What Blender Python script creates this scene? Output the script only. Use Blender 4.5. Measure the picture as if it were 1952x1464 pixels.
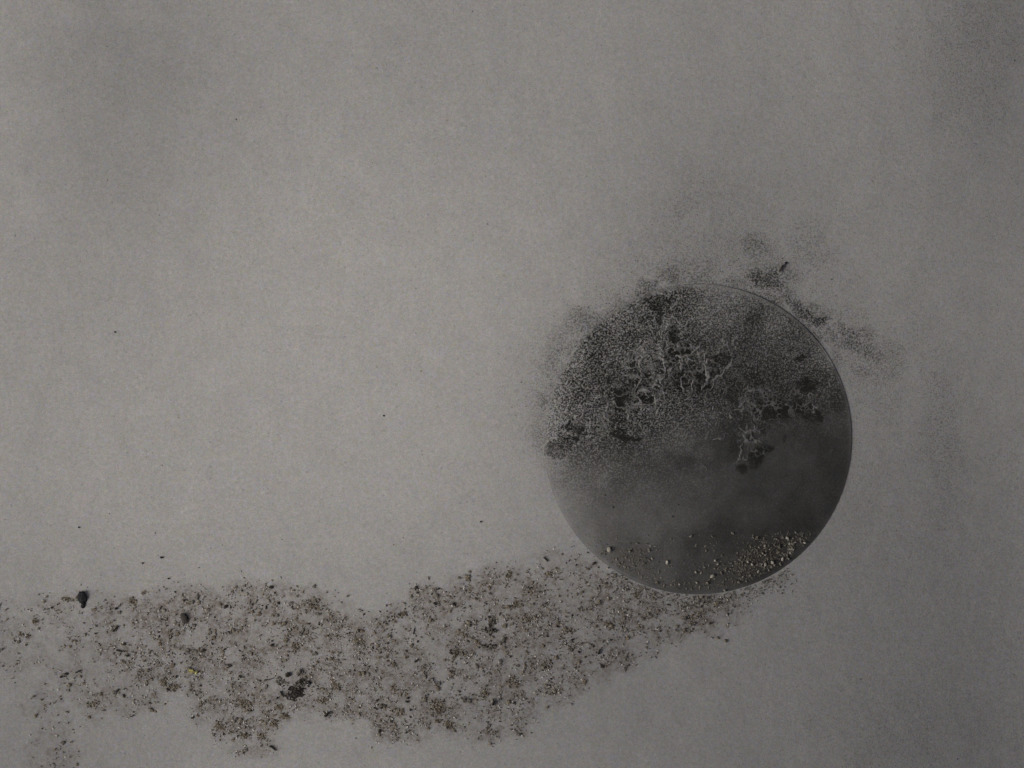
import bpy, bmesh, math, random
import numpy as np
from mathutils import Vector, Matrix, noise as mnoise

for o in list(bpy.data.objects):
    bpy.data.objects.remove(o)
S = bpy.context.scene

# ------------------------------------------------------------------ scale
U = 0.00025                       # metres per photograph unit (frame is 1952 x 1464 units)
W_, H_ = 1952.0, 1464.0
def wx(x): return (x - W_ / 2) * U
def wy(y): return (H_ / 2 - y) * U

# ------------------------------------------------------------------ camera
CAM_H = 4.0
cam = bpy.data.objects.new('camera', bpy.data.cameras.new('camera'))
S.collection.objects.link(cam)
cam.location = (0, 0, CAM_H)
cam.data.sensor_width = 36
cam.data.lens = 36 * CAM_H / (W_ * U)
cam.data.clip_start = 0.05
cam.data.clip_end = 50
S.camera = cam

# ------------------------------------------------------------------ light: overcast, sun low at the lower left
SUN_EL, SUN_AZ = math.radians(30), math.radians(196)      # azimuth counter-clockwise from +x, where the light comes from
world = bpy.data.worlds.new('World')
S.world = world
world.use_nodes = True
wn = world.node_tree.nodes
sky = wn.new('ShaderNodeTexSky')
sky.sky_type = 'NISHITA'
sky.sun_disc = False
sky.sun_elevation = SUN_EL
sky.sun_rotation = math.radians(90) - SUN_AZ
sky.air_density = 0.35
sky.dust_density = 10.0
sky.ozone_density = 0.0
world.node_tree.links.new(sky.outputs[0], wn['Background'].inputs[0])
wn['Background'].inputs[1].default_value = 0.05
sun = bpy.data.objects.new('sun', bpy.data.lights.new('sun', 'SUN'))
S.collection.objects.link(sun)
sun.data.energy = 1.5
sun.data.angle = math.radians(25)
sun.data.color = (1.0, 0.998, 1.0)
Ld = Vector((math.cos(SUN_EL) * math.cos(SUN_AZ), math.cos(SUN_EL) * math.sin(SUN_AZ), math.sin(SUN_EL)))
sun.rotation_euler = Ld.to_track_quat('Z', 'Y').to_euler()
S.view_settings.view_transform = 'Standard'
S.view_settings.look = 'None'
S.view_settings.exposure = 0.30
S.view_settings.gamma = 1

# ------------------------------------------------------------------ smooth fields in photograph units
def lin(g):
    c = np.asarray(g, dtype=float) / 255
    return np.where(c <= .04045, c / 12.92, ((c + .055) / 1.055) ** 2.4)

def shepard(pts, X, Y, s):
    num = np.zeros_like(X); den = np.zeros_like(X)
    for (px, py, v) in pts:
        d2 = ((X - px) ** 2 + (Y - py) ** 2) / (s * s)
        w = np.exp(-d2) + 1e-4 / (1 + d2) ** 2
        num += w * v; den += w
    return num / den

def sstep(a, b, x):
    t = np.clip((x - a) / (b - a), 0, 1)
    return t * t * (3 - 2 * t)

def vnoise(X, Y, size, seed):
    """value noise with smooth cells of `size` units"""
    r = np.random.RandomState(seed)
    T = r.rand(256, 256)
    x = X / size + 1000.37; y = Y / size + 1000.71
    i = np.floor(x).astype(int); j = np.floor(y).astype(int)
    fx = x - i; fy = y - j
    fx = fx * fx * (3 - 2 * fx); fy = fy * fy * (3 - 2 * fy)
    i0 = i % 256; i1 = (i + 1) % 256; j0 = j % 256; j1 = (j + 1) % 256
    return (T[j0, i0] * (1 - fx) + T[j0, i1] * fx) * (1 - fy) + (T[j1, i0] * (1 - fx) + T[j1, i1] * fx) * fy

def fbm(X, Y, size, seed, octv=4):
    v = 0; a = 1; t = 0
    for k in range(octv):
        ca, sa = math.cos(.6 + 1.1 * k + seed), math.sin(.6 + 1.1 * k + seed)
        v = v + a * vnoise(X * ca - Y * sa, X * sa + Y * ca, size / 2 ** k, seed + 7 * k); t += a; a *= .55
    return v / t

def blobs(lst, X, Y, wob=0.35, seed=3):
    """union of soft irregular ellipses (x, y, rx, ry, angle in degrees, strength)"""
    out = np.zeros_like(X)
    n = fbm(X, Y, 26, seed, 4) - .5
    for (bx, by, rx, ry, an, st) in lst:
        R = max(rx, ry) * 2.4
        m = (np.abs(X - bx) < R) & (np.abs(Y - by) < R)
        if not m.any(): continue
        c, s = math.cos(math.radians(an)), math.sin(math.radians(an))
        dx = X[m] - bx; dy = Y[m] - by
        u = (dx * c + dy * s) / rx; v = (-dx * s + dy * c) / ry
        d = np.sqrt(u * u + v * v) * (1 + wob * 3 * n[m])
        out[m] = np.maximum(out[m], st * (1 - sstep(.35, 1.5, d)))
    return out

# how strongly the bulging surface is turned to the light, as the grey it shows in the open
BG = [(0, 60, 138), (100, 60, 136), (280, 60, 128), (500, 60, 137), (750, 60, 137), (900, 60, 132), (1100, 60, 134), (1300, 60, 125), (1500, 60, 128), (1650, 60, 127),
      (1780, 60, 117), (1860, 60, 108), (1940, 60, 110), (0, 200, 143), (160, 200, 128), (350, 200, 132), (500, 200, 138), (800, 200, 137), (1100, 200, 135), (1350, 200, 126),
      (1600, 200, 126), (1780, 200, 119), (1900, 200, 108), (0, 350, 146), (60, 350, 140), (220, 350, 130), (400, 350, 141), (700, 350, 144), (850, 350, 142), (1000, 350, 136),
      (1150, 350, 128), (1340, 350, 120), (1450, 350, 122), (1600, 350, 119), (1750, 350, 120), (1900, 350, 109), (0, 470, 143), (300, 470, 143), (600, 470, 149), (850, 470, 147),
      (1050, 470, 139), (1250, 470, 128), (1450, 470, 120), (1600, 470, 121), (1750, 470, 121), (1900, 470, 114), (0, 590, 140), (150, 590, 140), (400, 590, 147), (600, 590, 150),
      (850, 590, 148), (1000, 590, 144), (1100, 590, 136), (1330, 590, 122), (1550, 590, 120), (1700, 590, 124), (1850, 590, 118), (1940, 590, 118), (0, 710, 144), (150, 710, 141),
      (400, 710, 147), (600, 710, 148), (850, 710, 148), (1000, 710, 140), (1150, 710, 128), (1330, 710, 118), (1550, 710, 115), (1740, 710, 119), (1850, 710, 113), (1940, 710, 115),
      (0, 830, 148), (150, 830, 142), (300, 830, 146), (600, 830, 146), (800, 830, 149), (950, 830, 142), (1040, 830, 134), (1200, 830, 122), (1400, 830, 114), (1640, 830, 112),
      (1720, 830, 116), (1810, 830, 107), (1930, 830, 112), (0, 930, 143), (80, 930, 138), (300, 930, 146), (600, 930, 145), (850, 930, 145), (970, 930, 138), (1100, 930, 124),
      (1300, 930, 115), (1500, 930, 108), (1660, 930, 108), (1800, 930, 103), (1930, 930, 106), (0, 1030, 138), (60, 1030, 132), (300, 1030, 145), (600, 1030, 143), (850, 1030, 141),
      (950, 1030, 134), (1080, 1030, 122), (1300, 1030, 112), (1500, 1030, 105), (1640, 1030, 103), (1750, 1030, 100), (1850, 1030, 97), (1930, 1030, 101), (0, 1150, 132), (150, 1150, 135),
      (400, 1150, 136), (700, 1150, 135), (950, 1150, 126), (1100, 1150, 119), (1300, 1150, 112), (1500, 1150, 106), (1650, 1150, 102), (1800, 1150, 97), (1930, 1150, 99), (0, 1260, 126),
      (60, 1260, 131), (300, 1260, 128), (600, 1260, 129), (900, 1260, 119), (1100, 1260, 114), (1230, 1260, 112), (1350, 1260, 112), (1500, 1260, 107), (1650, 1260, 101), (1800, 1260, 96),
      (1930, 1260, 100), (0, 1350, 121), (100, 1350, 124), (300, 1350, 129), (600, 1350, 132), (900, 1350, 123), (1100, 1350, 115), (1300, 1350, 112), (1500, 1350, 105), (1700, 1350, 98),
      (1850, 1350, 93), (1940, 1350, 93), (0, 1440, 118), (120, 1440, 119), (300, 1440, 129), (620, 1440, 133), (850, 1440, 127), (1050, 1440, 118), (1300, 1440, 111), (1500, 1440, 103),
      (1700, 1440, 95), (1850, 1440, 90), (1940, 1440, 88)]
def bg_grey(X, Y): return shepard(BG, X, Y, 105.0)
BREF = float(lin(148))
SLOPE_GAIN = 1.06

# solve for a gentle relief h whose slope along the light gives that shading
KX, KY = 9, 8
def basis(X, Y, d=None):
    x0, y0, w, h = -250., -250., W_ + 500, H_ + 500
    a = np.clip((X - x0) / w, 0, 1); b = np.clip((Y - y0) / h, 0, 1)
    out = []
    for i in range(KX):
        for j in range(KY):
            if i == j == 0: continue
            if d is None: out.append(np.cos(math.pi * i * a) * np.cos(math.pi * j * b))
            elif d == 'x': out.append(-math.pi * i / w * np.sin(math.pi * i * a) * np.cos(math.pi * j * b))
            else: out.append(-math.pi * j / h * np.cos(math.pi * i * a) * np.sin(math.pi * j * b))
    if d is None: out.append((X - W_ / 2) * ((X > -1e9) * 1.0)); out.append(-(Y - H_ / 2))
    elif d == 'x': out.append(np.ones_like(X)); out.append(np.zeros_like(X))
    else: out.append(np.zeros_like(X)); out.append(-np.ones_like(X))
    return out
gx, gy = np.meshgrid(np.linspace(0, W_, 60), np.linspace(0, H_, 45))
gx = gx.ravel(); gy = gy.ravel()
g = (1 - lin(bg_grey(gx, gy)) / BREF) * SLOPE_GAIN * math.tan(SUN_EL)
ax, ay = -math.cos(SUN_AZ), -math.sin(SUN_AZ)              # direction the light travels, world
# n.L = sinE - cosE * (slope in travel direction, falling away = darker) ; want -dh/dt = g
bx = basis(gx, gy, 'x'); by = basis(gx, gy, 'y')
A = np.stack([-(p * ax - q * ay) for p, q in zip(bx, by)], 1)
reg = []
k = 0
for i in range(KX):
    for j in range(KY):
        if i == j == 0: continue
        reg.append(0.0003 * (i * i + 2.0 * j * j)); k += 1
reg += [0.6, 6.0]
Areg = np.diag(reg) * 1.0
coef = np.linalg.lstsq(np.vstack([A, Areg]), np.concatenate([g, np.zeros(len(reg))]), rcond=None)[0]
z0 = sum(c * b for c, b in zip(coef, basis(np.array([1400.]), np.array([800.]))))[0]
def relief(X, Y):
    """height in metres"""
    Xc = np.clip(X, -240, W_ + 240); Yc = np.clip(Y, -240, H_ + 240)
    h = sum(c * b for c, b in zip(coef, basis(Xc, Yc))) - z0
    return h * U

# ------------------------------------------------------------------ powder cover
DX, DY, DR = 1331.5, 838.0, 296.0
DISC = [(1250, 565, 64), (1300, 565, 72), (1340, 565, 92), (1390, 565, 92), (1430, 565, 84), (1100, 610, 104), (1150, 610, 82), (1200, 610, 82), (1250, 610, 64), (1300, 610, 70),
        (1350, 610, 80), (1400, 610, 74), (1440, 610, 62), (1480, 610, 82), (1530, 610, 72), (1550, 610, 66), (1050, 670, 118), (1090, 670, 104), (1130, 670, 72), (1170, 670, 76),
        (1220, 670, 82), (1260, 670, 64), (1300, 670, 56), (1340, 670, 58), (1390, 670, 52), (1450, 670, 60), (1500, 670, 62), (1550, 670, 66), (1590, 670, 84), (1050, 730, 102),
        (1090, 730, 78), (1130, 730, 70), (1170, 730, 60), (1230, 730, 50), (1280, 730, 52), (1340, 730, 50), (1390, 730, 56), (1440, 730, 52), (1500, 730, 53), (1550, 730, 50),
        (1580, 730, 55), (1612, 730, 72), (1040, 790, 110), (1080, 790, 78), (1120, 790, 74), (1160, 790, 58), (1200, 790, 54), (1230, 790, 64), (1280, 790, 60), (1340, 790, 62),
        (1400, 790, 50), (1430, 790, 52), (1460, 790, 45), (1520, 790, 46), (1570, 790, 45), (1600, 790, 48), (1618, 790, 62), (1040, 850, 98), (1070, 850, 66), (1100, 850, 62),
        (1130, 850, 64), (1180, 850, 58), (1230, 850, 64), (1290, 850, 74), (1340, 850, 64), (1390, 850, 46), (1440, 850, 48), (1500, 850, 50), (1560, 850, 45), (1612, 850, 42),
        (1040, 910, 106), (1080, 910, 88), (1130, 910, 80), (1180, 910, 68), (1230, 910, 65), (1290, 910, 60), (1340, 910, 60), (1380, 910, 52), (1440, 910, 46), (1500, 910, 47),
        (1560, 910, 43), (1600, 910, 40), (1045, 970, 108), (1090, 970, 93), (1140, 970, 76), (1190, 970, 72), (1250, 970, 70), (1300, 970, 62), (1350, 970, 55), (1400, 970, 50),
        (1450, 970, 46), (1500, 970, 41), (1575, 970, 38), (1100, 1030, 92), (1120, 1030, 80), (1160, 1030, 70), (1220, 1030, 72), (1280, 1030, 62), (1340, 1030, 52), (1400, 1030, 42),
        (1450, 1030, 38), (1500, 1030, 39), (1540, 1030, 39), (1170, 1090, 74), (1230, 1090, 64), (1290, 1090, 58), (1350, 1090, 55), (1400, 1090, 50), (1450, 1090, 43), (1490, 1090, 42),
        (1280, 1125, 62), (1330, 1125, 60), (1380, 1125, 54)]
POOLS = [(1213, 751, 40, 26, -30, .92), (1240, 768, 18, 10, -30, .85), (1293, 675, 21, 14, 0, .92), (1310, 712, 34, 28, 20, .85), (1342, 722, 20, 22, 0, .75), (1284, 636, 8, 19, 0, .92), (1266, 662, 6, 9, 0, .9),
         (1253, 580, 22, 15, 10, .88), (1254, 606, 7, 13, 0, .92), (1277, 573, 14, 9, -25, .75), (1377, 680, 14, 16, 0, .7), (1203, 692, 8, 6, 0, .8), (1202, 678, 7, 6, 0, .8), (1203, 708, 12, 5, 0, .8),
         (1160, 765, 14, 16, 0, .5), (1175, 800, 22, 10, 0, .5), (1098, 819, 20, 9, 15, .85), (1082, 842, 24, 12, -20, .88), (1063, 856, 24, 12, -25, .92), (1048, 862, 14, 8, -40, .88), (1187, 831, 20, 9, 10, .8), (1213, 781, 11, 7, 0, .85),
         (1483, 779, 40, 23, -15, .88), (1456, 801, 22, 15, 0, .75), (1503, 746, 9, 9, 0, .85), (1541, 735, 17, 12, 0, .85), (1532, 784, 18, 15, 0, .85), (1448, 862, 24, 12, -38, .92), (1416, 891, 7, 7, 0, .88), (1432, 836, 10, 7, 0, .85),
         (1392, 750, 30, 18, 0, .7), (1405, 800, 30, 36, 0, .4), (1440, 605, 14, 13, 0, .6), (1400, 850, 12, 30, 10, .45), (1513, 665, 4, 4, 0, 1), (1530, 683, 7, 6, 0, .92), (1135, 640, 18, 15, -40, .5), (1142, 665, 12, 20, 0, .4), (1200, 640, 10, 16, 0, .35),
         (1300, 560, 26, 11, 0, .45), (1600, 755, 14, 26, 0, .45), (1305, 880, 26, 16, 0, .38), (1420, 720, 50, 16, 0, .35), (1290, 740, 50, 14, 0, .4), (1150, 730, 16, 20, 0, .4), (1100, 760, 24, 12, 0, .3), (1390, 590, 24, 10, 0, .2), (1220, 610, 14, 8, 0, .4)]
SOOT = [(1228, 570, 16, 12, 0, .55), (1242, 552, 12, 8, 30, .5), (1288, 528, 18, 14, 0, .42), (1300, 398, 24, 20, 0, .22), (1345, 505, 30, 20, 0, .12), (1440, 466, 24, 13, 25, .45), (1455, 482, 12, 8, 0, .35),
        (1470, 535, 28, 11, 15, .75), (1480, 528, 12, 10, 0, .65), (1486, 514, 3, 8, 28, .5), (1445, 525, 22, 12, 0, .35), (1400, 535, 26, 9, 10, .3), (1505, 560, 12, 9, 45, .5), (1525, 585, 12, 9, 40, .55),
        (1545, 605, 28, 9, 38, .75), (1560, 612, 18, 6, -15, .75), (1550, 592, 16, 10, 0, .4), (1590, 605, 14, 14, 0, .2), (1585, 640, 22, 9, 40, .4), (1615, 636, 26, 11, 25, .55), (1622, 660, 28, 14, 30, .5), (1650, 640, 20, 12, 20, .4),
        (1655, 668, 26, 11, 30, .5), (1670, 690, 20, 16, 0, .3), (1600, 690, 10, 16, -20, .35), (1640, 712, 16, 10, 0, .35), (1680, 725, 16, 24, 0, .2), (1050, 690, 12, 18, 20, .4), (1035, 700, 12, 14, 0, .22),
        (1105, 612, 22, 16, -40, .42), (1080, 640, 18, 18, 0, .22), (1030, 768, 7, 11, 0, .38), (1024, 810, 10, 30, 0, .14), (1180, 585, 26, 8, -20, .3), (1060, 655, 28, 14, -40, .3),
        (1020, 730, 16, 60, 0, .12), (1530, 455, 24, 20, 0, .16), (1320, 360, 30, 30, 0, .14), (1380, 480, 60, 30, 0, .14), (1803, 820, 26, 100, 0, .17), (1815, 900, 24, 60, 0, .14), (1875, 60, 60, 50, 0, .14), (1850, 150, 60, 70, 0, .12), (1760, 640, 26, 60, 0, .08), (1330, 420, 26, 60, 10, .12), (1550, 480, 30, 24, 0, .2), (1690, 690, 30, 30, 0, .25), (1700, 760, 20, 50, 0, .14),
        (240, 130, 90, 60, 0, .08), (210, 320, 70, 50, 0, .06), (1760, 1400, 100, 50, 0, .07)]
VEINS = [[(1341, 650), (1330, 664), (1318, 676), (1309, 681), (1301, 684), (1296, 691), (1286, 695), (1278, 701), (1275, 712)],
         [(1318, 676), (1306, 680), (1313, 688), (1325, 690)], [(1301, 684), (1292, 680)], [(1330, 664), (1318, 661), (1300, 664), (1285, 666)],
         [(1349, 668), (1345, 678), (1345, 690), (1348, 702), (1349, 715), (1345, 729), (1336, 739)], [(1320, 712), (1321, 726), (1317, 746), (1312, 752)],
         [(1298, 722), (1301, 744)], [(1197, 719), (1206, 714), (1214, 717), (1222, 722), (1232, 722), (1240, 718), (1250, 716)], [(1250, 716), (1258, 724), (1262, 735), (1262, 750), (1254, 760), (1246, 768), (1236, 776), (1224, 783), (1214, 790)],
         [(1209, 755), (1213, 748), (1211, 740), (1216, 736)], [(1209, 755), (1220, 760), (1222, 770), (1236, 772)], [(1222, 770), (1210, 774), (1196, 781)], [(1234, 755), (1228, 744), (1238, 740), (1246, 735), (1256, 737)],
         [(1246, 768), (1258, 774), (1268, 765), (1262, 752)], [(1178, 778), (1170, 768), (1160, 766), (1153, 752), (1156, 745)], [(1160, 766), (1155, 785), (1152, 795)], [(1380, 650), (1373, 662), (1368, 675)],
         [(1396, 668), (1397, 690), (1389, 700), (1377, 710), (1365, 718)], [(1375, 655), (1392, 662), (1396, 676)], [(1440, 746), (1432, 758), (1424, 769), (1416, 781), (1404, 782), (1392, 784)],
         [(1484, 758), (1472, 769), (1459, 777), (1448, 776), (1436, 770), (1424, 769)], [(1432, 786), (1439, 798), (1444, 812), (1440, 820)], [(1410, 819), (1424, 822), (1437, 820), (1448, 824)],
         [(1424, 822), (1420, 834), (1430, 845), (1426, 860), (1425, 874), (1418, 880)], [(1430, 845), (1440, 838), (1452, 842)], [(1414, 858), (1411, 872), (1414, 884)],
         [(1500, 770), (1510, 776), (1512, 792)], [(1540, 752), (1546, 766), (1554, 772), (1560, 780)], [(1546, 766), (1536, 772)], [(1425, 735), (1432, 745), (1440, 746), (1456, 742)], [(1362, 838), (1378, 834), (1388, 824)],
         [(1225, 700), (1220, 688), (1228, 676), (1222, 664)], [(1245, 700), (1238, 690), (1244, 680)], [(1062, 712), (1064, 700), (1074, 684), (1082, 676)], [(1262, 690), (1257, 676), (1262, 660), (1259, 640), (1265, 628)],
         [(1262, 690), (1268, 702), (1265, 716), (1258, 724)], [(1405, 640), (1398, 652), (1396, 668)], [(1350, 745), (1360, 735), (1362, 724), (1370, 715)]]
_vr = random.Random(41); FINE = []
for _ln in list(VEINS):
    for _k in range(len(_ln)):
        if _vr.random() > .75: continue
        _x, _y = _ln[_k]; _a = _vr.uniform(0, 6.28); _b = [(_x, _y)]
        for _ in range(_vr.choice([1, 2, 3, 4])):
            _a += _vr.uniform(-.8, .8); _q = _vr.uniform(3, 7)
            _x += _q * math.cos(_a); _y += _q * math.sin(_a); _b.append((_x, _y))
        VEINS.append(_b)
for _q in range(95):                                        # fine lacework over the upper half
    _a = _vr.uniform(0, 6.28); _u = _vr.gauss(0, 1); _w = _vr.gauss(0, 1)
    _x, _y = 1330 + 125 * _u, 725 + 62 * _w + .12 * 125 * _u
    if math.hypot(_x - DX, _y - DY) > DR - 30: continue
    _b = [(_x, _y)]
    for _ in range(_vr.choice([2, 3, 4, 6])):
        _a += _vr.uniform(-.9, .9); _l = _vr.uniform(3, 7); _x += _l * math.cos(_a); _y += _l * math.sin(_a); _b.append((_x, _y))
    FINE.append(_b)
NET = [(1240, 700, 70, 60, 0, 1), (1230, 780, 80, 40, -25, 1), (1150, 810, 60, 40, -20, .9), (1320, 690, 80, 60, 0, .9), (1400, 690, 60, 50, 0, .6), (1440, 780, 60, 50, 0, .8), (1530, 760, 60, 40, 0, .7), (1430, 850, 30, 40, 0, .8), (1100, 850, 60, 24, -20, .9), (1270, 640, 50, 40, 0, .6)]

def pool_field(lst, X, Y, seed=9):
    pool = np.zeros_like(X); rim = np.zeros_like(X)
    n = fbm(X, Y, 16, seed, 4) - .5
    for (bx, by, rx, ry, an, st) in lst:
        R = max(rx, ry) * 2.4 + 4
        m = (np.abs(X - bx) < R) & (np.abs(Y - by) < R)
        if not m.any(): continue
        c, s = math.cos(math.radians(an)), math.sin(math.radians(an))
        dx = X[m] - bx; dy = Y[m] - by
        d = np.hypot((dx * c + dy * s) / rx, (-dx * s + dy * c) / ry) * (1 + 2.0 * n[m]) / 1.15
        soft = (.22 if bx < 1370 else .5) if st >= .7 else .7
        pool[m] = np.maximum(pool[m], st * (1 if bx < 1370 else .85) * (1 - sstep(.95 - soft, .95 + soft, d)))
        if st >= .7: rim[m] = np.maximum(rim[m], np.exp(-((d - 1.22) * min(rx, ry) / 2.6) ** 2) * (st - .25))
    return pool, rim

def seg_dist(X, Y, ln, maxd):
    out = np.full_like(X, 1e3)
    for (a, b) in zip(ln[:-1], ln[1:]):
        m = (X > min(a[0], b[0]) - maxd) & (X < max(a[0], b[0]) + maxd) & (Y > min(a[1], b[1]) - maxd) & (Y < max(a[1], b[1]) + maxd)
        if not m.any(): continue
        x = X[m]; y = Y[m]
        dx, dy = b[0] - a[0], b[1] - a[1]
        t = np.clip(((x - a[0]) * dx + (y - a[1]) * dy) / (dx * dx + dy * dy), 0, 1)
        out[m] = np.minimum(out[m], np.hypot(x - a[0] - t * dx, y - a[1] - t * dy))
    return out

DARK = 0.036                       # bare plate against full powder
def fields(X, Y, disc):
    """cover (0 bare .. 1 full powder), grain (0 smooth .. 1 speckled), net, vein"""
    wX = X + (fbm(X, Y, 60, 11) - .5) * 26; wY = Y + (fbm(X, Y, 60, 23) - .5) * 26
    r = np.hypot(X - DX, Y - DY)
    ang = np.arctan2(-(Y - DY), X - DX)                    # 0 right, up positive
    soot = blobs([(a, b, c * (1.6 if a < 1270 else 1.45), d_ * (1.7 if a < 1270 else 1.6), e, f * (.72 if a < 1200 else .92)) for a, b, c, d_, e, f in SOOT], wX, wY, .42, 5)
    soot = np.maximum(soot, blobs([(1610, 650, 62, 40, 32, .30), (1560, 598, 44, 26, 30, .30), (1470, 522, 66, 26, 8, .32), (1310, 520, 56, 28, 0, .24), (1660, 700, 44, 40, 20, .24), (1445, 470, 50, 30, 15, .26), (1350, 450, 170, 110, 0, .10), (1600, 640, 110, 60, 30, .17), (1650, 710, 70, 60, 0, .14), (1480, 510, 90, 50, 0, .14), (1650, 930, 40, 110, 0, .06), (1300, 500, 60, 40, 0, .12)], wX, wY, .3, 6))
    # speckled halo along the upper left edge
    halo = .17 * np.exp(-np.clip(r - DR, 0, None) / 26) * sstep(.4, .95, np.cos(ang - 2.5)) 
    halo += .15 * np.exp(-np.clip(r - DR, 0, None) / 95) * sstep(-.3, .9, np.cos(ang - 2.0))
    plume = np.exp(-np.clip(r - DR, 0, None) / 48) * sstep(.45, .95, np.cos(ang - math.radians(52))) * sstep(.40, .66, fbm(X, Y, 70, 37, 4)) * .5
    soot = np.maximum(soot, plume)
    soot = 1 - (1 - soot) * (1 - halo * (.5 + fbm(X, Y, 40, 31)))
    mott = fbm(X, Y, 34, 41)
    if not disc:
        cover = 1 - soot * (.72 + .5 * mott)
        grain = np.clip(.24 + .8 * soot, 0, .7)
        z = np.zeros_like(X)
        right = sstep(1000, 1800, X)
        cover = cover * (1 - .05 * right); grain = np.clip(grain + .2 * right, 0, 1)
        return np.clip(cover, 0, 1), grain, z, z
    gcol = shepard(DISC, wX, wY, 32.0) + (fbm(X, Y, 40, 51) - .5) * 22
    rel = lin(gcol) / lin(bg_grey(X, Y))
    cover = (rel - DARK) / (1 - DARK)
    pool, prim = pool_field(POOLS, X + (fbm(X, Y, 22, 61) - .5) * 18, Y + (fbm(X, Y, 22, 71) - .5) * 18)
    net = blobs(NET, wX, wY, .3, 13)
    cover = cover * (1 - pool) + prim * .22 * sstep(1450, 1300, X + 0 * Y)
    cover = np.clip(cover, 0, 1)
    # pale powder laps over the edge at the left and lower left
    lap = np.exp(-((DR - r) / 34).clip(0, None)) * sstep(.6, .97, np.cos(ang - math.radians(196))) * .35
    lap2 = np.exp(-((DR - r) / 12).clip(0, None)) * sstep(.6, .97, np.cos(ang - math.radians(108))) * .4
    lap3 = np.exp(-((DR - r) / 9).clip(0, None)) * sstep(.5, .97, np.cos(ang - math.radians(150))) * .15
    lap4 = np.exp(-((DR - r) / 2.6).clip(0, None)) * .12 * sstep(-.1, .7, np.cos(ang - math.radians(310)))
    lap5 = np.exp(-((r - DR + 4) / 3.0) ** 2) * .40 * sstep(.2, .8, np.cos(ang - math.radians(185)))
    lap = np.maximum(np.maximum(np.maximum(np.maximum(lap, lap5), lap2), lap3), lap4) * (.6 + .8 * mott)
    cover = cover + (1 - cover) * np.clip(lap, 0, 1)
    up = sstep(900, 780, wY + .12 * (X - 1100))
    left = sstep(1420, 1150, wX)
    grain = np.clip(.12 + .88 * up * (.68 + .32 * left) + .35 * left * sstep(1000, 860, wY), 0, 1)
    d = np.full_like(X, 1e3)
    jX = X + (fbm(X, Y, 10, 81, 3) - .5) * 13; jY = Y + (fbm(X, Y, 10, 91, 3) - .5) * 13
    for ln in VEINS:
        d = np.minimum(d, seg_dist(jX, jY, ln, 12))
    df = np.full_like(X, 1e3)
    for ln in FINE: df = np.minimum(df, seg_dist(jX, jY, ln, 8))
    fine = np.clip(1.1 - df / 1.7, 0, 1) * .5
    wv = 1.0 + 2.2 * vnoise(X, Y, 10, 99)
    vein = np.clip(1.15 - d / wv, 0, 1) * (.45 + .55 * sstep(.2, .6, vnoise(X, Y, 11, 105)))
    vein = np.maximum(vein * (1 - .28 * sstep(1360, 1420, X)), fine * (1 - .2 * sstep(1360, 1480, X)))
    return np.clip(cover, 0, 1), grain, net, vein

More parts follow.
